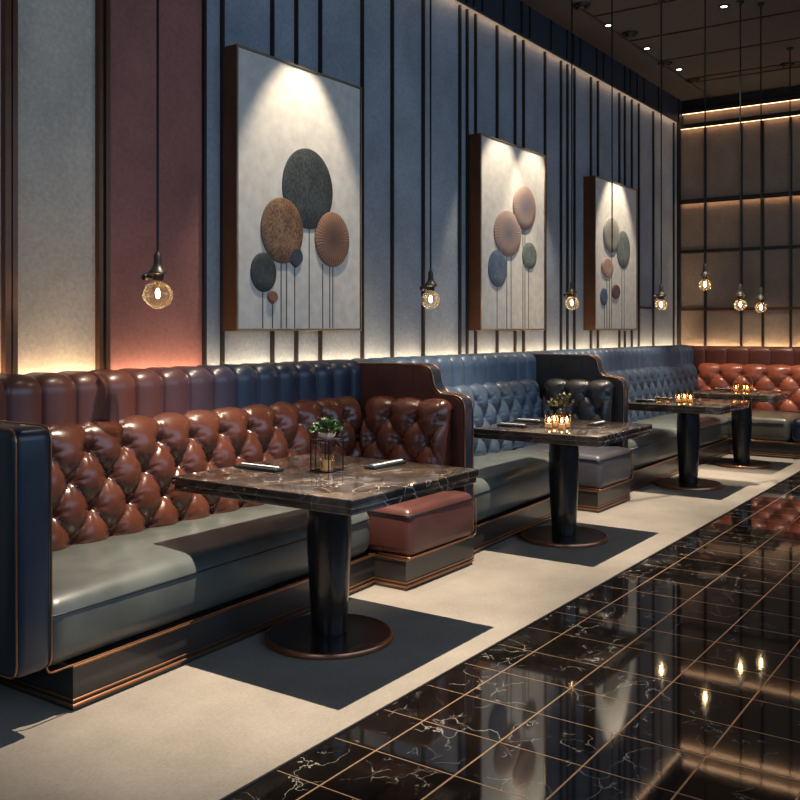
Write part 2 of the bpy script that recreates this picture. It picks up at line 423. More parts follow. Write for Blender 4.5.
def tufted(name, u0, u1, z0, ztop, kind, a0, mat, parent, w=.21, hv=.13, amp=.066, ustep=.0105, btn=None, uoff=None, zrow0=None, top_r=.055, rows=4):
    """deep-buttoned pad. a0 = plane its thickness starts from, faces -Y or -X"""
    zr = zrow0 if zrow0 is not None else z0 + .03
    lean = .05
    prof = [(.055, z0), (.055 - lean * .5, (z0 + ztop) / 2), (.0 + .005, ztop - top_r)]
    for k in range(1, 9):
        a = k / 8 * pi * .55; prof.append((.005 - top_r * (1 - cos(a)), ztop - top_r + top_r * sin(a)))
    prof.append((-top_r - .03, ztop - .006))
    pp = profile_path([(a, b) for a, b in prof], .011)
    # travel goes up; room side must be 'left' of travel -> flip normal
    pp = [(p, (-n if n.x < 0 and p.y < ztop - top_r else n), t) for p, n, t in pp]
    fix = []
    for p, n, t in pp:
        n = Vector((abs(n.x), abs(n.y))) if n.x or n.y else n
        fix.append((p, n, t))
    t0 = zr - z0; off = uoff if uoff is not None else u0
    def disp(u, t):
        v = t - t0; x = (u - off) / w
        n = rows - 1
        if v < 0:
            s = abs(sin(pi * x)); q = min(1, -v / .07); h = (1 - q) * s ** .9 + q * s ** .55; h *= 1 - .25 * min(1, -v / .12)
        elif v > n * hv:
            s = abs(sin(pi * (x + .5 * (n % 2)))); dv = v - n * hv; q = min(1, dv / .055); h = (1 - q) * s ** .8 + q * (.55 + .45 * s ** .6); h = h * (1 - .35 * min(1, dv / .13))
        else:
            a, b = x + v / (2 * hv), x - v / (2 * hv); sa, sb = abs(sin(pi * a)), abs(sin(pi * b))
            h = .72 * (sa * sb) ** .36 + .28 * max(sa, sb)
        # nearest button
        i = max(0, min(n, round(v / hv))); ux = round(x - .5 * (i % 2)) + .5 * (i % 2)
        dx, dz = (x - ux) * w, v - i * hv; r = math.hypot(dx, dz)
        h -= .30 * math.exp(-(r / .016) ** 2)
        if r < .09: h += .085 * cos(9 * math.atan2(dz, dx) + ux * 2) * math.exp(-((r - .035) / .022) ** 2)
        e = min(1, max(0, (u - u0) / .045)), min(1, max(0, (u1 - u) / .045))
        e = min(e); e = math.sqrt(max(0, 1 - (1 - e) ** 2))
        return amp * (h + .12) * e
    to = frame_of(kind, a0)
    o = obj(name, sheet(B(), u0, u1, fix, disp, to, ustep), mat, parent, angle=180)
    # buttons
    for i in range(rows):
        k0 = math.ceil((u0 + .03 - off) / w - .5 * (i % 2))
        while True:
            u = off + (k0 + .5 * (i % 2)) * w; k0 += 1
            if u > u1 - .03: break
            t = t0 + i * hv; p, n, _ = min(fix, key=lambda q: abs(q[2] - t))
            c = to(u, p.x + .004, p.y)
            bm = B(); bmesh.ops.create_uvsphere(bm, u_segments=12, v_segments=8, radius=.011, matrix=Matrix.Translation(c) @ (Matrix.Diagonal((1, .6, 1, 1)) if kind == 'y' else Matrix.Diagonal((.6, 1, 1, 1))))
            obj('button', bm, btn or mat, o)
    return o

def channel(name, u0, u1, z0, ztop, kind, a0, mat, parent, w=.172, amp=.032, thick=.20, ustep=.0062):
    R = .05
    prof = [(.0, z0 - .0), (.0, ztop - R)]
    for k in range(1, 7):
        a = k / 6 * pi / 2; prof.append((-R * (1 - cos(a)), ztop - R + R * sin(a)))
    prof.append((-thick, ztop))
    pp = [(p, Vector((abs(n.x), abs(n.y))), t) for p, n, t in profile_path(prof, .012)]
    L = pp[-1][2]
    def disp(u, t):
        x = (u - u0) / w; s = abs(sin(pi * x)); e = min(1, t / .03) if t < .03 else 1
        return (amp * (s ** .5) - .010 * math.exp(-(s / .10) ** 2)) * (.35 + .65 * math.sqrt(max(0, 1 - (1 - e) ** 2)))
    return obj(name, sheet(B(), u0, u1, pp, disp, frame_of(kind, a0), ustep, back=thick), mat, parent, angle=180)

def on_y(px, py, Y):
    k = (px - 400) / FP; d = Y / (SS - CC * k); return d * (CC + SS * k), CH - (py - HZ) * d / FP
def on_x(px, py, X):
    k = (px - 400) / FP; d = X / (CC + SS * k); return d * (SS - CC * k), CH - (py - HZ) * d / FP

# ------------------------------------------------------------------ setting
bm = B(); box(bm, -2.5, XB, -3.0, 2.02, -.08, 0); struct('floor', bm, M['tile'])
bm = B(); box(bm, -2.5, XB, 2.02, W, -.08, .004); struct('floor.001', bm, M['carpet'])
bm = B(); box(bm, -2.5, XB, 2.014, 2.022, -.01, .006); struct('trim_0', bm, M['rib'])
xs0 = on_y(8, 300, W)[0]; xs1 = on_y(101, 300, W)[0]; xs2 = on_y(203, 300, W)[0]
bm = B(); box(bm, xs2, XB + .1, W, W + .1, 0, ZC); struct('wall_left', bm, M['slate'])
bm = B(); box(bm, -2.5, xs1, W, W + .1, 0, ZC); struct('wall_left.001', bm, M['beige'])
bm = B(); box(bm, xs1, xs2, W, W + .1, 0, ZC); struct('wall_left.002', bm, M['maroon'])
bm = B(); box(bm, XB, XB + .1, -3.0, W, 0, ZC); struct('wall_back', bm, M['taupe'])
bm = B(); box(bm, -2.5, XB + .1, -3.0, W + .1, ZC, ZC + .1); struct('ceiling', bm, M['ceil'])
tn = 1
def trim(x0, x1, y0, y1, z0, z1, mat):
    global tn
    bm = B(); box(bm, x0, x1, y0, y1, z0, z1); o = struct('trim_%d' % tn, bm, mat); tn += 1; return o
ZF = 4.03
trim(-2.5, XB, W - .07, W, ZF + .03, ZC, M['fascia']); trim(-2.5, XB, W - .07, W - .06, ZF - .004, ZF + .03, M['fascia'])                     # navy fascia over the long wall
ribs = [(4, .03), (11, .026), (97, .022), (104, .026), (203, .018), (221, .018), (271, .018), (295, .018), (319, .018), (361, .018), (391, .02), (422, .022),
        (458.7, .02), (466, .018), (474.5, .018), (496, .02), (514, .022), (522.5, .022), (544, .02), (560, .02), (566.5, .02), (573.5, .018), (590, .022), (597, .02),
        (618.5, .02), (624, .018), (631, .02), (638, .02), (652.5, .024), (673, .022)]
for px, wd in ribs:
    x = on_y(px, 300, W)[0]
    warm = px < 110
    trim(x - wd / 2, x + wd / 2, W - (.035 if warm else .022), W, 1.05, ZF, M['ribwarm'] if warm else M['rib'])
    if px > 380: trim(x - wd / 2, x + wd / 2, W - .085, W - .07, ZF, ZC, M['rib'])
# long horizontal bronze line between the pendants' height at the far end
xa, xb = on_y(640, 309, W)[0], on_y(657, 309, W)[0]
trim(xa, xb, W - .015, W, 1.64, 1.665, M['ribwarm'])
# back wall rails and ribs
trim(XB - .05, XB, W - .04, W, 1.05, ZC, M['rib'])
for z, t, p in ((1.63, .035, .03), (2.37, .04, .045), (3.02, .03, .07), (3.98, .03, .08), (4.17, .03, .08)):
    trim(XB - p, XB, -3.0, W - .04, z - t / 2 + .02, z + t / 2 + .02, M['ribwarm'] if z < 2 else M['rib'])
for z, p in ((3.02, .07), (3.98, .08), (4.17, .08)): trim(XB - p - .008, XB - p, -3.0, W - .04, z - .024, z + .03, M['rib'])
trim(XB - .06, XB, -3, W - .04, 4.22, ZC, M['rib'])
for px in (705.5, 741.5, 763, 791):
    y = on_x(px, 300, XB)[0]; trim(XB - .025, XB, y - .014, y + .014, 1.05, 3.96, M['rib'])
for y in (2.0, 1.5, 1.0, .5, 0, -.5, -1, -1.5, -2, -2.5): trim(XB - .025, XB, y - .014, y + .014, 1.05, 3.96, M['rib'])
# wall ledge rail behind the head rolls
LZ = 1.17
trim(1.95, XB, 3.855, 3.875, LZ - .03, LZ + .018, M['rib'])
trim(XB - .095, XB - .075, -2.9, 3.855, LZ - .03, LZ + .018, M['rib'])
def led(x0, x1, y0, y1, z0, z1, mat, label):
    bm = B(); box(bm, x0, x1, y0, y1, z0, z1); tag(obj('led_strip', bm, mat, smooth=False), label, 'light strip')
led(1.95, XB - .1, 3.885, 3.915, 1.11, 1.125, M['led'], 'warm light strip hidden behind the head rolls at the foot of the long wall')
led(XB - .06, XB - .025, -2.9, 3.88, 1.11, 1.125, M['led'], 'warm light strip at the foot of the back wall behind the russet banquette')
led(-2.4, XB - .05, W - .058, W - .03, ZF + .018, ZF + .029, M['led_cove'], 'warm cove light strip under the navy fascia of the long wall')
for z, lb in ((3.02, 'warm light strip under the middle rail of the back wall'), (3.98, 'warm light strip under the second highest rail of the back wall'), (4.17, 'warm light strip under the topmost rail of the back wall')):
    led(XB - .045, XB - .028, -2.9, W - .05, z - .018, z - .005, M['led_back'], lb)
# ceiling seams
for px, py in ((640, 7), (690, 30), (720, 51), (745, 70), (755, 73)):
    d = (ZC - CH) * FP / (HZ - py); r = (px - 400) * d / FP; x = CC * d + SS * r
    trim(x - .012, x + .012, 1.6, 3.5, ZC - .012, ZC, M['ribwarm'])
trim(-2.5, XB, 3.50, 3.515, ZC - .006, ZC, M['rib'])
def ceil_pt(px, py):
    d = (ZC - CH) * FP / (HZ - py); r = (px - 400) * d / FP; return CC * d + SS * r, SS * d - CC * r
for (px, py, lb) in ((608, 25, 'small lit recessed downlight nearest the camera along the long wall'), (647, 48, 'small lit recessed downlight, second along the long wall'), (679, 69, 'small lit recessed downlight furthest along the long wall'), (724, 6, 'small lit recessed downlight in the middle of the ceiling, away from the long wall')):
    x, y = ceil_pt(px, py); t = empty('recessed_downlight', (x, y, ZC), lb, 'ceiling light')
    obj('bezel', lathe(B(), [(.028, -.001), (.030, -.008), (.05, -.010), (.052, -.001)], (x, y, ZC), 24), M['blackm'], t)
    obj('lens', lathe(B(), [(0, -.006), (.028, -.006), (.028, -.001), (0, -.001)], (x, y, ZC), 20), M['lampon'], t)
for (px, py, lb) in ((581, 5, 'dark round ceiling fitting nearest the camera at the long wall'), (630, 33, 'dark round ceiling fitting between the first two lit downlights'), (665, 63, 'dark round ceiling fitting beside the third ceiling seam'), (693, 80, 'dark round ceiling fitting nearest the back corner'), (787, 64, 'dark round ceiling fitting by the black rod at the right')):
    x, y = ceil_pt(px, py); t = empty('ceiling_fitting', (x, y, ZC), lb, 'ceiling fitting')
    obj('ring', lathe(B(), [(.05, -.001), (.05, -.02), (.075, -.022), (.08, -.001)], (x, y, ZC), 24), M['blackm'], t)
    obj('spot_head', lathe(B(), [(0, -.03), (.03, -.028), (.035, -.001), (0, -.001)], (x + .01, y, ZC), 20), M['ribwarm'], t)

# ------------------------------------------------------------------ banquettes
YR = 3.68      # head roll front
YT = 3.63      # plane of tufted pad
ZS = .455      # seat top
ZP = .17
def piping(pts, parent, r=.0045, mat='piping', name='piping', closed=False):
    return obj(name, tube(B(), pts, r, 8, closed), M[mat], parent, angle=180)
def plinth_prism(bm, pts, z0, z1, grow=0):
    vb = [bm.verts.new((x, y, z0)) for x, y in pts]; vt = [bm.verts.new((x, y, z1)) for x, y in pts]
    n = len(pts)
    for i in range(n): bm.faces.new((vb[i], vb[(i + 1) % n], vt[(i + 1) % n], vt[i]))
    bm.faces.new(vb); bm.faces.new(vt)
    return bm

def shear(bm, x0, x1, yf, k):
    for v in bm.verts:
        if x0 - .1 < v.co.x < x1 + .01: v.co.y += (v.co.x - x0) * k * max(0, min(1, (3.6 - v.co.y) / (3.6 - yf)))
    return bm
def booth(x0, x1, xr, label, mats, px0, uoff):
    """x0..x1 along wall, return seat from xr to x1; plinth starts px0"""
    t = empty('banquette', ((x0 + x1) / 2, 3.3, 0), label, 'banquette')
    YF, YRt = 2.93, 2.81; K = .05; YE = YF + K * (xr - px0)
    # plinth with the jut of the return seat
    pts = [(px0, YF), (xr, YE), (xr, YRt + .01), (x1, YRt + .01), (x1, 3.92), (px0, 3.92)]
    obj('plinth', plinth_prism(B(), pts, .004, ZP), M['plinth'], t, smooth=False)
    for z, rr, dd in ((.026, .006, .006), (.046, .004, .004), (ZP - .002, .006, .004)):
        line = [(px0 - dd, 3.5, z), (px0 - dd, YF - dd, z), (xr - dd, YE - dd, z), (xr - dd, YRt + .01 - dd, z), (x1, YRt + .01 - dd, z)]
        if z < .1 or px0 > x0 + .3 or True: obj('bronze_trim', tube(B(), line, rr, 6), M['bronze'], t, smooth=False)
    xs = x0 + .005
    s = obj('seat_cushion', shear(rbox(B(), xs, xr - .004, YF - .02, 3.64, ZP + .006, ZS - .02, .085, .022), xs, xr, YF, K), M[mats['seat']], t, angle=180)
    zt = ZS - .08
    piping(arc([(xs + .012, 3.5, zt), (xs - .001 + .012, YF - .02 + .004, zt), (xr - .06, YF - .0225 + K * (xr - xs - .06), zt)], .06, 8), s)
    if mats.get('edge_trim', True):
        piping(arc([(xs + .004, YF - .012, .43), (xs + .004, YF - .022, .25), (xs + .004, YF - .024, ZP + .012), (xs + .2, YF - .026 + K * .2, ZP + .012), (xr - .02, YF - .026 + K * (xr - xs), ZP + .012)], .03, 6), s, .004, 'bronze', 'bronze_piping')
    r = obj('return_seat_cushion', rbox(B(), xr + .002, x1 - .006, YRt - .015, 3.62, ZP + .006, ZS - .02, .05, .022), M[mats['ret']], t, angle=180)
    piping(arc([(xr + .001, 3.1, zt + .027), (xr + .0, YRt - .013, zt + .027), (x1 - .02, YRt - .0165, zt + .027)], .045, 8), r, .0035)
    piping(arc([(xr + .0, 3.0, ZP + .012), (xr + .0, YRt - .018, ZP + .012), (x1 - .008, YRt - .018, ZP + .012), (x1 - .008, YRt - .018, .40)], .03, 6), r, .0035, 'bronze', 'bronze_piping')
    tufted('tufted_backrest', x0, x1 - .08, ZS - .02, .925, 'y', YT, M[mats['back']], t, uoff=uoff)
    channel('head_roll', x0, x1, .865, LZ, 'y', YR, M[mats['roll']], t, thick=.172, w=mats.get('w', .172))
    # frame body behind the cushions
    obj('back_frame', box(B(), x0, x1, 3.78, 3.852, ZP, 1.12), M['plinth'], t, smooth=False)
    # tufted pad on the return side
    tufted('return_tufted_pad', 2.95, 3.56, ZS - .02, .925, 'x', x1 - .075, M[mats['retback']], t, uoff=2.95 + .10, w=.20)
    return t

X1L, P1, P2 = 1.995, (4.82, 4.94), (7.36, 7.48)
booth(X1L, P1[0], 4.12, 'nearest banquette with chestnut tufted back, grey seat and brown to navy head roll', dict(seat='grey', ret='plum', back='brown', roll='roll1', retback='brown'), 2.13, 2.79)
booth(P1[1], P2[0], 6.70, 'middle blue tufted banquette with grey seat, between the two stepped partitions', dict(seat='grey', ret='smoke', back='bluegrey', roll='blue', retback='black'), P1[1], P1[1] + .08)

# third booth runs into the corner
def corner_booth():
    x0, x1 = P2[1], 11.60; YF = 2.95; XF = 10.68
    t = empty('banquette', ((x0 + x1) / 2, 3.3, 0), 'far blue tufted banquette with grey seat, running from the last partition into the corner', 'banquette')
    obj('plinth', plinth_prism(B(), [(x0, YF), (XF, YF), (XF, 3.92), (x0, 3.92)], .004, ZP), M['plinth'], t, smooth=False)
    for z, rr in ((.026, .006), (.046, .004), (ZP - .002, .006)):
        obj('bronze_trim', tube(B(), [(x0, YF - .004, z), (XF - .01, YF - .004, z)], rr, 6), M['bronze'], t, smooth=False)
    zt = ZS - .08
    for a, b in ((x0 + .006, 9.0), (9.006, XF - .026)):
        s = obj('seat_cushion', rbox(B(), a, b, YF - .02, 3.64, ZP + .006, ZS - .02, .065, .022), M['grey'], t, angle=180)
        piping([(a + .06, YF - .0225, zt), (b - .06, YF - .0225, zt)], s)
        piping(arc([(a + .004, YF - .012, .43), (a + .004, YF - .024, ZP + .012), (a + .2, YF - .026, ZP + .012), (b - .02, YF - .026, ZP + .012)], .03, 6), s, .004, 'bronze', 'bronze_piping')
    tufted('tufted_backrest', x0, x1 - .03, ZS - .02, .925, 'y', YT, M['bluegrey'], t, uoff=x0 + .08, ustep=.014)
    channel('head_roll', x0, 11.71, .865, LZ, 'y', YR, M['blue'], t, thick=.172, w=.15)
    obj('back_frame', box(B(), x0, 11.85, 3.78, 3.852, ZP, 1.12), M['plinth'], t, smooth=False)
corner_booth()
def back_banquette():
    XF = 10.68; y1, y0 = 3.60, -2.2
    t = empty('banquette', (11.3, .8, 0), 'russet tufted banquette with olive grey seat along the back wall', 'banquette')
    obj('plinth', box(B(), XF + .002, 11.88, y0, 3.90, .004, ZP), M['plinth'], t, smooth=False)
    for z, rr in ((.026, .006), (.046, .004), (ZP - .002, .006)):
        obj('bronze_trim', tube(B(), [(XF - .004, y0, z), (XF - .004, 2.93, z)], rr, 6), M['bronze'], t, smooth=False)
    for a, b, m in ((2.30, 3.555, 'olive'), (.8, 2.294, 'navy'), (-.7, .794, 'olive'), (y0, -.706, 'olive')):
        s = obj('seat_cushion', rbox(B(), XF - .02, 11.56, a, b, ZP + .006, ZS - .02, .065, .022), M[m], t, angle=180)
        if m == 'navy': s['label'] = 'navy seat cushion'
        piping([(XF - .0225, a + .06, ZS - .08), (XF - .0225, b - .06, ZS - .08)], s)
        piping([(XF - .024, a + .03, ZP + .012), (XF - .024, b - .03, ZP + .012)], s, .004, 'bronze', 'bronze_piping')
    tufted('tufted_backrest', 1.2, 3.58, ZS - .02, .925, 'x', 11.60, M['red'], t, uoff=1.2 + .08, w=.27, ustep=.016, amp=.07)
    tufted('tufted_backrest', y0, 1.19, ZS - .02, .925, 'x', 11.60, M['red'], t, uoff=.08, w=.27, ustep=.02, amp=.07)
    channel('head_roll', y0, 3.67, .865, LZ, 'x', 11.72, M['red_roll'], t, thick=.172, w=.26, amp=.016)
    obj('back_frame', box(B(), 11.78, 11.895, y0, 3.77, ZP, 1.12), M['plinth'], t, smooth=False)
back_banquette()

# end panel (arm) of the first banquette
def end_panel():
    x0, x1, y0, y1, z0, z1 = 1.835, 1.993, 2.84, 3.845, .215, 1.065
    t = empty('end_panel', ((x0 + x1) / 2, 3.35, 0), 'tall navy leather end panel with bronze piping closing the nearest banquette', 'panel')
    p = obj('upholstered_panel', rbox(B(), x0, x1, y0, y1, z0, z1, .045, 0), M['navy'], t, angle=180)
    for xx in (x0 + .012, x1 - .012):
        piping(arc([(xx, y1 - .1, z1 - .002), (xx, y0 + .008, z1 - .002 ), (xx, y0 + .006, z0 + .006), (xx, y1 - .1, z0 + .004)], .05, 6), p, .0042, 'bronze', 'bronze_piping')
    obj('plinth', box(B(), x0 + .06, x1 - .004, 3.32, 3.84, .004, .213), M['plinth'], t, smooth=False)
end_panel()

def partition(x0, x1, label, side, other, front):
    zt, zl = 1.178, 1.0
    prof = [(3.85, zt), (3.17, zt), (3.10, 1.12), (3.085, 1.05), (3.02, zl + .003), (2.96, zl), (2.885, .94), (2.88, ZP + .004), (3.85, ZP + .004)]
    P = arc([(0, 3.85, zt), (0, 3.12, zt), (0, 3.09, zl + .005), (0, 2.88, zl - .005), (0, 2.88, ZP + .004)], .09, 8)
    t = empty('booth_partition', ((x0 + x1) / 2, 3.35, 0), label, 'partition')
    def slab(bm, a, b, inset=0):
        L = [Vector((0, p.y + inset, p.z - inset)) for p in P] + [Vector((0, 3.85, ZP + .004))]
        va = [bm.verts.new((a, p.y, p.z)) for p in L]; vb = [bm.verts.new((b, p.y, p.z)) for p in L]; n = len(L)
        for i in range(n): bm.faces.new((va[i], va[(i + 1) % n], vb[(i + 1) % n], vb[i]))
        bm.faces.new(va); bm.faces.new(vb); return bm
    obj('core', slab(B(), x0 + .012, x1 - .012), M[front], t, angle=50)
    obj('side_panel', slab(B(), x0, x0 + .012, .006), M[side], t, angle=50)
    obj('side_panel', slab(B(), x1 - .012, x1, .006), M[other], t, angle=50)
    for xx in (x0 + .012, x1 - .012):
        piping([(xx, p.y - .001, p.z + .001) for p in P], t, .0045, 'bronze', 'bronze_piping')
    for yy in (3.52, 3.38, 3.24):
        obj('seam', tube(B(), [(x0 - .0005, yy, .99), (x0 - .0005, yy, zt - .014)], .002, 6), M['piping'], t)
    obj('plinth', box(B(), x0 + .001, x1 - .001, 2.88, 3.85, .004, ZP + .002), M['plinth'], t, smooth=False)
    obj('bronze_trim', tube(B(), [(x0, 2.877, .026), (x1, 2.877, .026)], .005, 6), M['bronze'], t)
partition(P1[0], P1[1], 'stepped partition with brown leather side beside the nearest banquette', 'brown_dk', 'navy', 'navy')
partition(P2[0], P2[1], 'stepped partition with black leather side between the two blue banquettes', 'black', 'navy', 'navy')

# ------------------------------------------------------------------ tables
def table(cx, cy, sx, sy, label, s=1.0):
    t = empty('pedestal_table', (cx, cy, 0), label, 'table')
    obj('tabletop', box(B(), cx - sx / 2, cx + sx / 2, cy - sy / 2, cy + sy / 2, .716, .752, .005, 3), M['marble'], t)
    obj('lower_edge', box(B(), cx - sx / 2 + .008, cx + sx / 2 - .008, cy - sy / 2 + .008, cy + sy / 2 - .008, .688, .7155, .004, 2), M['marble'], t)
    obj('under_frame', box(B(), cx - .2, cx + .2, cy - .2, cy + .2, .668, .6875, .003, 1), M['ped'], t)
    prof = [(0, .034), (.078, .034), (.080, .05), (.084, .12), (.091, .25), (.098, .38), (.101, .47), (.100, .56), (.095, .64), (.091, .668), (0, .668)]
    pts = []
    for (r0, z0), (r1, z1) in zip(prof[1:-2], prof[2:-1]):
        for k in range(3): pts.append((r0 + (r1 - r0) * k / 3, z0 + (z1 - z0) * k / 3))
    obj('pedestal', lathe(B(), [prof[0]] + pts + [prof[-2], prof[-1]], (cx, cy, 0), 64), M['ped'], t, angle=50)
    R = .288 * s
    b = obj('base_plate', lathe(B(), [(0, .006), (R - .004, .006), (R - .004, .026), (R - .012, .031), (.092, .036), (0, .036)], (cx, cy, 0), 96), M['ped'], t, angle=30)
    obj('copper_rim', lathe(B(), [(R - .006, .005), (R, .006), (R + .001, .027), (R - .006, .0325), (R - .012, .0325), (R - .006, .005)], (cx, cy, 0), 96), M['copper'], b, angle=60)
    return t
table(3.295, 2.675, .965, 1.0, 'nearest square marble table on a black pedestal, in front of the chestnut banquette')
table(5.76, 2.665, .93, .88, 'second marble pedestal table, in front of the middle blue banquette')
table(8.33, 2.65, .90, .84, 'third marble pedestal table, in front of the far blue banquette')
table(9.90, 2.60, .80, .82, 'furthest marble pedestal table, in front of the russet back banquette')
ZT = .753

def cutlery(cx, cy, ang, label, ln=.26):
    t = empty('cutlery_set', (cx, cy, ZT), label, 'cutlery', None)
    def place(name, x0, x1, y0, y1, z0, z1, m, bev=.002, label=None):
        bm = B(); box(bm, x0, x1, y0, y1, z0, z1, bev, 2); bmesh.ops.rotate(bm, verts=bm.verts, cent=(0, 0, 0), matrix=Matrix.Rotation(ang, 3, 'Z'))
        bmesh.ops.translate(bm, verts=bm.verts, vec=(cx, cy, ZT)); return obj(name, bm, M[m], t)
    place('sleeve', -ln / 2, ln / 2, -.032, .032, .0005, .014, 'piping', .004)
    place('napkin', -ln / 2 + .015, ln / 2 - .01, -.018, -.006, .0142, .019, 'linen', .002)
    # knife
    place('knife', -ln / 2 + .02, ln / 2 - .02, .008, .016, .0142, .019, 'steel', .001)
def at_z(px, py, z):
    d = (CH - z) * FP / (py - HZ); r = (px - 400) * d / FP; return CC * d + SS * r, SS * d - CC * r
cutlery(3.18, 3.0, pi / 2, 'black cutlery sleeve with white napkin at the left of the nearest table')
cutlery(3.60, 2.58, .0, 'black cutlery sleeve with white napkin at the right of the nearest table')
cutlery(5.53, 2.93, pi / 2, 'dark cutlery sleeve on the second table, left of the candles and nearer the camera', .2)
cutlery(5.86, 2.98, pi / 2, 'dark cutlery sleeve on the second table, behind the left candles near the blue backrest', .2)
cutlery(5.98, 2.52, 0, 'dark cutlery sleeve on the second table, to the right of the candles', .2)
cutlery(8.10, 2.95, pi / 2, 'cutlery sleeve at the left corner of the third table', .18)
cutlery(8.46, 2.92, pi / 2, 'cutlery sleeve on the third table behind the amber glasses', .18)
cutlery(10.12, 2.86, pi / 2, 'cutlery sleeve with white napkin on the furthest table', .18)

def leaves(bm, c, R, n, size, up=.6, seed=1):
    rnd = random.Random(seed)
    for i in range(n):
        a = rnd.uniform(0, 2 * pi); el = rnd.uniform(.1, 1.4); rr = R * rnd.uniform(.35, 1)
        d = Vector((cos(a) * cos(el), sin(a) * cos(el), sin(el) * up + .08)); p = Vector(c) + d * rr
        nrm = Vector((rnd.uniform(-1, 1), rnd.uniform(-1, 1), rnd.uniform(-.2, 1))).normalized(); s = d.cross(nrm).normalized() * size * .35
        t = d.normalized() * size; k = d.cross(s).normalized() * size * .12
        v = [bm.verts.new(q) for q in (p - t * .5, p + s + k, p + t * .6, p - s + k, p + k * 2)]
        bm.faces.new((v[0], v[1], v[4])); bm.faces.new((v[1], v[2], v[4])); bm.faces.new((v[2], v[3], v[4])); bm.faces.new((v[3], v[0], v[4]))
    return bm
# nearest table: wire stand with bowl and plant
def wire_stand(cx, cy):
    t = empty('plant_stand', (cx, cy, ZT), 'black wire stand holding a white bowl with a small green plant on the nearest table', 'centrepiece')
    h, s = .145, .052
    fr = B(); cs = [(-s, -s), (s, -s), (s, s), (-s, s)]
    for z in (.006, h): tube(fr, [(cx + a, cy + b, ZT + z) for a, b in cs], .0025, 6, True)
    obj('frame', fr, M['blackm'], t)
    for a, b in cs: obj('leg', tube(B(), [(cx + a, cy + b, ZT + .001), (cx + a, cy + b, ZT + h + .005)], .003, 8), M['blackm'], t)
    for a in (-.018, .018): obj('inner_rod', tube(B(), [(cx + a, cy + s, ZT + .004), (cx + a, cy + s, ZT + h)], .002, 6), M['blackm'], t)
    obj('tray', box(B(), cx - s, cx + s, cy - s, cy + s, ZT + h - .004, ZT + h + .002, .001, 1), M['copper'], t)
    b = obj('bowl', lathe(B(), [(0, .003), (.022, .003), (.038, .018), (.042, .034), (.039, .034), (.034, .02), (0, .012)], (cx, cy, ZT + h), 32), M['ceramic'], t)
    obj('foliage', leaves(B(), (cx, cy, ZT + h + .028), .078, 260, .026, .75, 3), M['leaf'], t)
    obj('glass_cylinder', lathe(B(), [(.034, .004), (.035, .11), (.032, .11), (.031, .008), (0, .008), (0, .004), (.034, .004)], (cx, cy, ZT), 32), M['clear'], t)
    obj('candle', lathe(B(), [(0, .008), (.018, .008), (.018, .05), (0, .052)], (cx, cy, ZT), 20), M['wax'], t)
wire_stand(3.31, 2.70)
def votive(cx, cy, h, r, kind, label, group, flame=True):
    t = empty('votive_candle', (cx, cy, ZT), label, 'candle', group)
    obj('glass', lathe(B(), [(0, .0005), (r * .9, .0005), (r, .006), (r, h), (r - .003, h), (r - .003, .008), (0, .008)], (cx, cy, ZT), 28), M[kind], t)
    obj('candle', lathe(B(), [(0, .009), (r * .72, .009), (r * .72, h * .30), (0, h * .32)], (cx, cy, ZT), 20), M['wax'], t)
    if flame:
        obj('flame', lathe(B(), [(0, 0), (.005, .006), (.007, .014), (.004, .026), (0, .036)], (cx, cy, ZT + h * .32 + .004), 12), M['flame'], t)
cx, cy = 5.60, 2.62
for dx, dy, lb in ((-.045, .055, 'left front'), (-.045, -.035, 'right front'), (.045, .06, 'left rear'), (.045, -.03, 'right rear')):
    votive(cx + dx, cy + dy, .115, .028, 'clear', 'clear glass votive candle on the second table, %s of the cluster of four' % lb, 'votives on the second table')
t = empty('foliage_sprig', (5.72, 2.66, ZT), 'small vase of dried olive foliage behind the candles on the second table', 'plant')
obj('vase', lathe(B(), [(0, .001), (.02, .001), (.026, .04), (.018, .10), (.021, .12), (.017, .12), (.014, .10), (0, .02)], (5.72, 2.66, ZT), 24), M['clear'], t)
obj('foliage', leaves(B(), (5.72, 2.66, ZT + .13), .095, 120, .03, .9, 5), M['dried'], t)
cx, cy = 8.20, 2.63
for dx, dy, lb in ((-.04, .05, 'left'), (.0, -.04, 'right'), (.05, .03, 'rearmost')):
    votive(cx + dx, cy + dy, .10, .03, 'amber', 'tall amber glass votive on the third table, %s of the three' % lb, 'tall amber votives on the third table')
for q, (x, y, lb) in enumerate(((7.99, 2.80, 'nearer the table edge'), (8.04, 2.74, 'nearer the tall votives'))):
    votive(x, y, .055, .022, 'amber', 'short amber tumbler on the third table, %s' % lb, 'short amber tumblers', False)
cx, cy = 9.95, 2.60
for dx, dy, lb in ((-.04, .06, 'left'), (-.03, -.05, 'right'), (.05, .0, 'rear')):
    votive(cx + dx, cy + dy, .09, .03, 'amber', 'amber glass votive on the furthest table, %s of the three' % lb, 'votives on the furthest table')
t = empty('wire_arch', (10.03, 2.6, ZT), 'small bronze wire arch ornament behind the candles on the furthest table', 'ornament')
obj('hoop', tube(B(), [(10.03, 2.6 + .075 * cos(a * pi / 16), ZT + .08 + .09 * sin(a * pi / 16)) for a in range(17)], .003, 6), M['bronze'], t)
for sgn in (-1, 1): obj('post', tube(B(), [(10.03, 2.6 + .075 * sgn, ZT + .001), (10.03, 2.6 + .075 * sgn, ZT + .082)], .003, 6), M['bronze'], t)

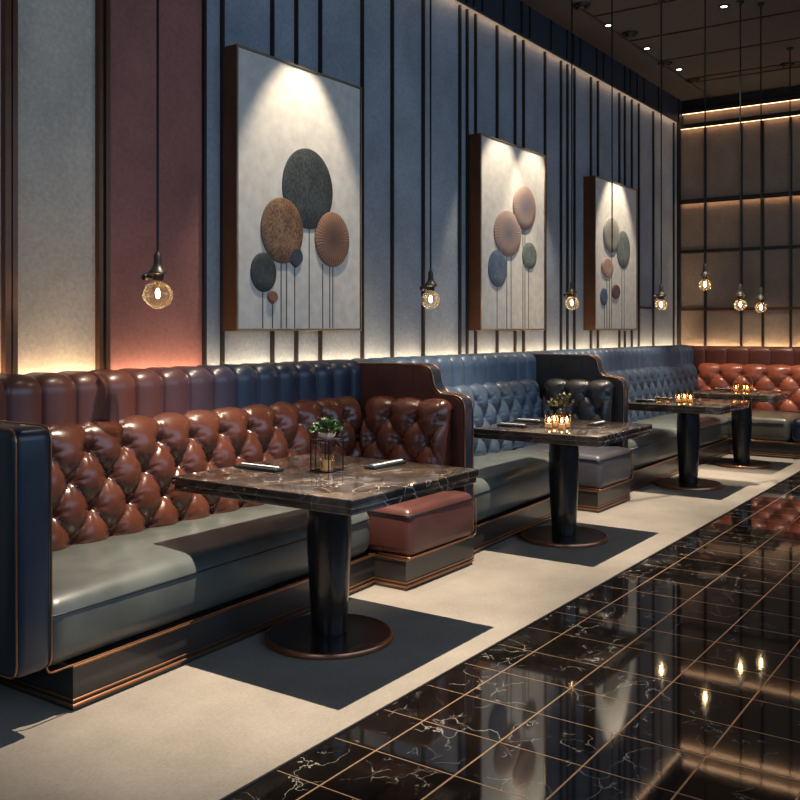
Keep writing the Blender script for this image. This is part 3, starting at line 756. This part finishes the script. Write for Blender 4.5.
# ------------------------------------------------------------------ artworks
def artwork(px_l, px_r, zb, zt, discs, stems, label, ybot):
    Y = 3.815; x0, x1 = on_y(px_l, 300, Y)[0], on_y(px_r, 300, Y)[0]
    t = empty('framed_artwork', ((x0 + x1) / 2, W, zb), label, 'artwork')
    obj('canvas', box(B(), x0 + .014, x1 - .014, Y + .008, W - .012, zb + .014, zt - .014), M['canvas'], t, smooth=False)
    def bar(a, b, c, d, m='frame'):
        bm = B(); box(bm, a, b, Y + .004, W - .003, c, d, .002, 1); f = obj('frame_side', bm, M[m], t)
        bm = B(); box(bm, a, b, Y, Y + .0038, c, d, .001, 1); obj('face_edge', bm, M['framefront'], f)
    bar(x0, x0 + .013, zb, zt); bar(x1 - .013, x1, zb, zt); bar(x0 + .0135, x1 - .0135, zb, zb + .013); bar(x0 + .0135, x1 - .0135, zt - .013, zt)
    YC = Y + .008
    for q, (px, py0, py1, rx, kind, teardrop) in enumerate(discs):
        cx, z1 = on_y(px, py0, Y); _, z0 = on_y(px, py1, Y); xa = on_y(px - rx, 300, Y)[0]; xb = on_y(px + rx, 300, Y)[0]
        rxm, rz, cz = (xb - xa) / 2, (z1 - z0) / 2, (z0 + z1) / 2; cxm = (xa + xb) / 2
        th = .010 + .004 * (q % 3); bm = B(); seg = 56; rings = []
        for (f, dep) in ((1, 0), (1, th * .6), (.96, th), (.6, th * 1.15), (.25, th * 1.1)):
            ring = []
            for k in range(seg):
                a = 2 * pi * k / seg; xx, zz = cos(a) * rxm * f, sin(a) * rz * f
                if teardrop and zz < 0: xx *= max(0, 1 - (abs(zz) / rz) ** 2.2 * .75)
                ring.append(bm.verts.new((cxm + xx, YC - dep, cz + zz)))
            rings.append(ring)
        for A, C in zip(rings[:-1], rings[1:]):
            for k in range(seg): bm.faces.new((A[k], A[(k + 1) % seg], C[(k + 1) % seg], C[k]))
        bm.faces.new(rings[0]); bm.faces.new(rings[-1])
        obj('disc', bm, D[kind], t, angle=50)
    for px, py in stems:
        x, z1 = on_y(px, py, Y); obj('stem', box(B(), x - .0032, x + .0032, YC - .003, YC, zb + .016, z1), M['stem'], t, smooth=False)
artwork(237, 362, 1.388, 3.03,
    [(264, 252.5, 292, 12.7, 'slate', 0), (282.3, 197.5, 263.5, 20.8, 'bronze', 0), (332, 212, 267, 16.7, 'bronze_r', 0), (308, 148.5, 229, 25, 'slate', 0), (295.8, 247, 268, 6.8, 'navy', 1), (272.5, 291, 304, 4.5, 'copper', 1)],
    [(263.6, 290), (273.4, 303), (282, 262), (287.3, 262), (295.5, 267), (310, 228), (323.5, 264), (330.6, 266), (333.6, 266)],
    'largest and nearest framed artwork of slate and bronze discs on stems', 328)
artwork(481, 545.5, 1.388, 3.0,
    [(498, 249.6, 287, 9.2, 'blue', 0), (507.8, 210.3, 256.5, 13.4, 'rose_r', 0), (524.4, 185.8, 229.8, 11, 'rose_r', 0), (529.8, 242.3, 269, 7, 'sage', 0)],
    [(497.8, 285), (507.5, 254), (511.8, 254), (523.6, 228), (525.6, 228), (529.2, 268)],
    'middle framed artwork with two rose discs and two blue discs on stems', 328)
artwork(595.5, 637.5, 1.388, 2.97,
    [(604.3, 288, 305.3, 3.4, 'blue', 0), (607.4, 258.4, 276.8, 5.8, 'pink', 0), (611.5, 217.5, 253, 7.7, 'sand', 0), (623.7, 231, 268, 6.5, 'sage', 0), (616, 284.6, 298.8, 3.9, 'plum', 0)],
    [(605, 304), (607.5, 276), (610, 276), (612.3, 251), (622.5, 267), (624.8, 267)],
    'furthest framed artwork with five small pale discs on stems', 328)

# ------------------------------------------------------------------ pendants
def pendant(x, y, z, label, D_=.13, kn=True, flat=.92):
    R = D_ / 2
    t = empty('pendant_lamp', (x, y, ZC), label, 'pendant lamp', 'bare bulb pendants')
    zs = z + R * flat + .012      # socket bottom
    obj('cord', tube(B(), [(x, y, zs + .12), (x, y, ZC - .02)], .0062, 8), M['blackm'], t)
    obj('ceiling_canopy', lathe(B(), [(0, 0), (.035, 0), (.035, -.012), (.012, -.03), (0, -.03)], (x, y, ZC), 24), M['blackm'], t)
    s = obj('socket', lathe(B(), [(0, .128), (.010, .128), (.013, .115), (.018, .11), (.018, .075), (.022, .06), (.030, .045), (.044, .030), (.046, .022), (.036, .018), (.028, .010), (.024, -.010), (0, -.010)], (x, y, zs), 32), M['rib'], t, angle=50)
    # side switch knob, turned towards the street side
    dv = Vector((-SS, CC, 0)); p = Vector((x, y, zs + .006))
    if kn:
        obj('switch_arm', tube(B(), [p + dv * .02, p + dv * .05], .007, 8), M['rib'], s)
        bm = B(); bmesh.ops.create_uvsphere(bm, u_segments=14, v_segments=10, radius=.018, matrix=Matrix.Translation(p + dv * .058)); obj('switch_knob', bm, M['rib'], s)
    prof = [(0, -R * flat)]
    for k in range(1, 15):
        a = -pi / 2 + k / 15 * (pi * .90); prof.append((R * cos(a), R * flat * sin(a)))
    prof += [(.020, R * flat * .99), (.018, R * flat + .012)]
    b = obj('bulb', lathe(B(), prof, (x, y, z), 40), M['bulb'], t, angle=180)
    obj('filament', lathe(B(), [(0, -.022), (.007, -.016), (.010, 0), (.008, .014), (.003, .024), (0, .026)], (x, y, z + .004), 14), M['filament'], b)
    obj('filament_stem', lathe(B(), [(0, .028), (.004, .028), (.007, R * flat + .004), (0, R * flat + .004)], (x, y, z + .002), 10), M['bronze'], b)
pendant(2.93, 3.40, 1.558, 'nearest pendant lamp, bulb hanging over the nearest banquette before the maroon panel', .14)
pendant(5.26, 3.40, 1.594, 'pendant lamp with round bulb hanging between the first and second artwork', .13)
pendant(7.51, 3.40, 1.622, 'pendant lamp with round bulb hanging between the second and third artwork', .12)
pendant(8.14, 2.83, 1.613, 'pendant lamp hanging just right of the third artwork', .105)
pendant(8.16, 2.45, 1.780, 'highest pendant bulb, left of the three before the back wall', .105, False)
pendant(8.60, 2.27, 1.614, 'middle of the three pendant bulbs before the back wall', .11, False)
pendant(8.75, 2.13, 1.590, 'rightmost pendant bulb before the back wall', .10, False)
def rod(x, y, z0, label):
    t = empty('hanging_rod', (x, y, ZC), label, 'rod')
    obj('rod', tube(B(), [(x, y, z0), (x, y, ZC - .02)], .006, 8), M['blackm'], t)
    obj('ceiling_canopy', lathe(B(), [(0, 0), (.035, 0), (.035, -.012), (.012, -.03), (0, -.03)], (x, y, ZC), 24), M['blackm'], t)
rod(7.6, 3.07, 2.05, 'thin black rod hanging from the ceiling in front of the third artwork')
x_, y_ = ceil_pt(790, 48); rod(x_, y_, 1.95, 'thin black rod hanging from the ceiling at the right edge, no bulb')
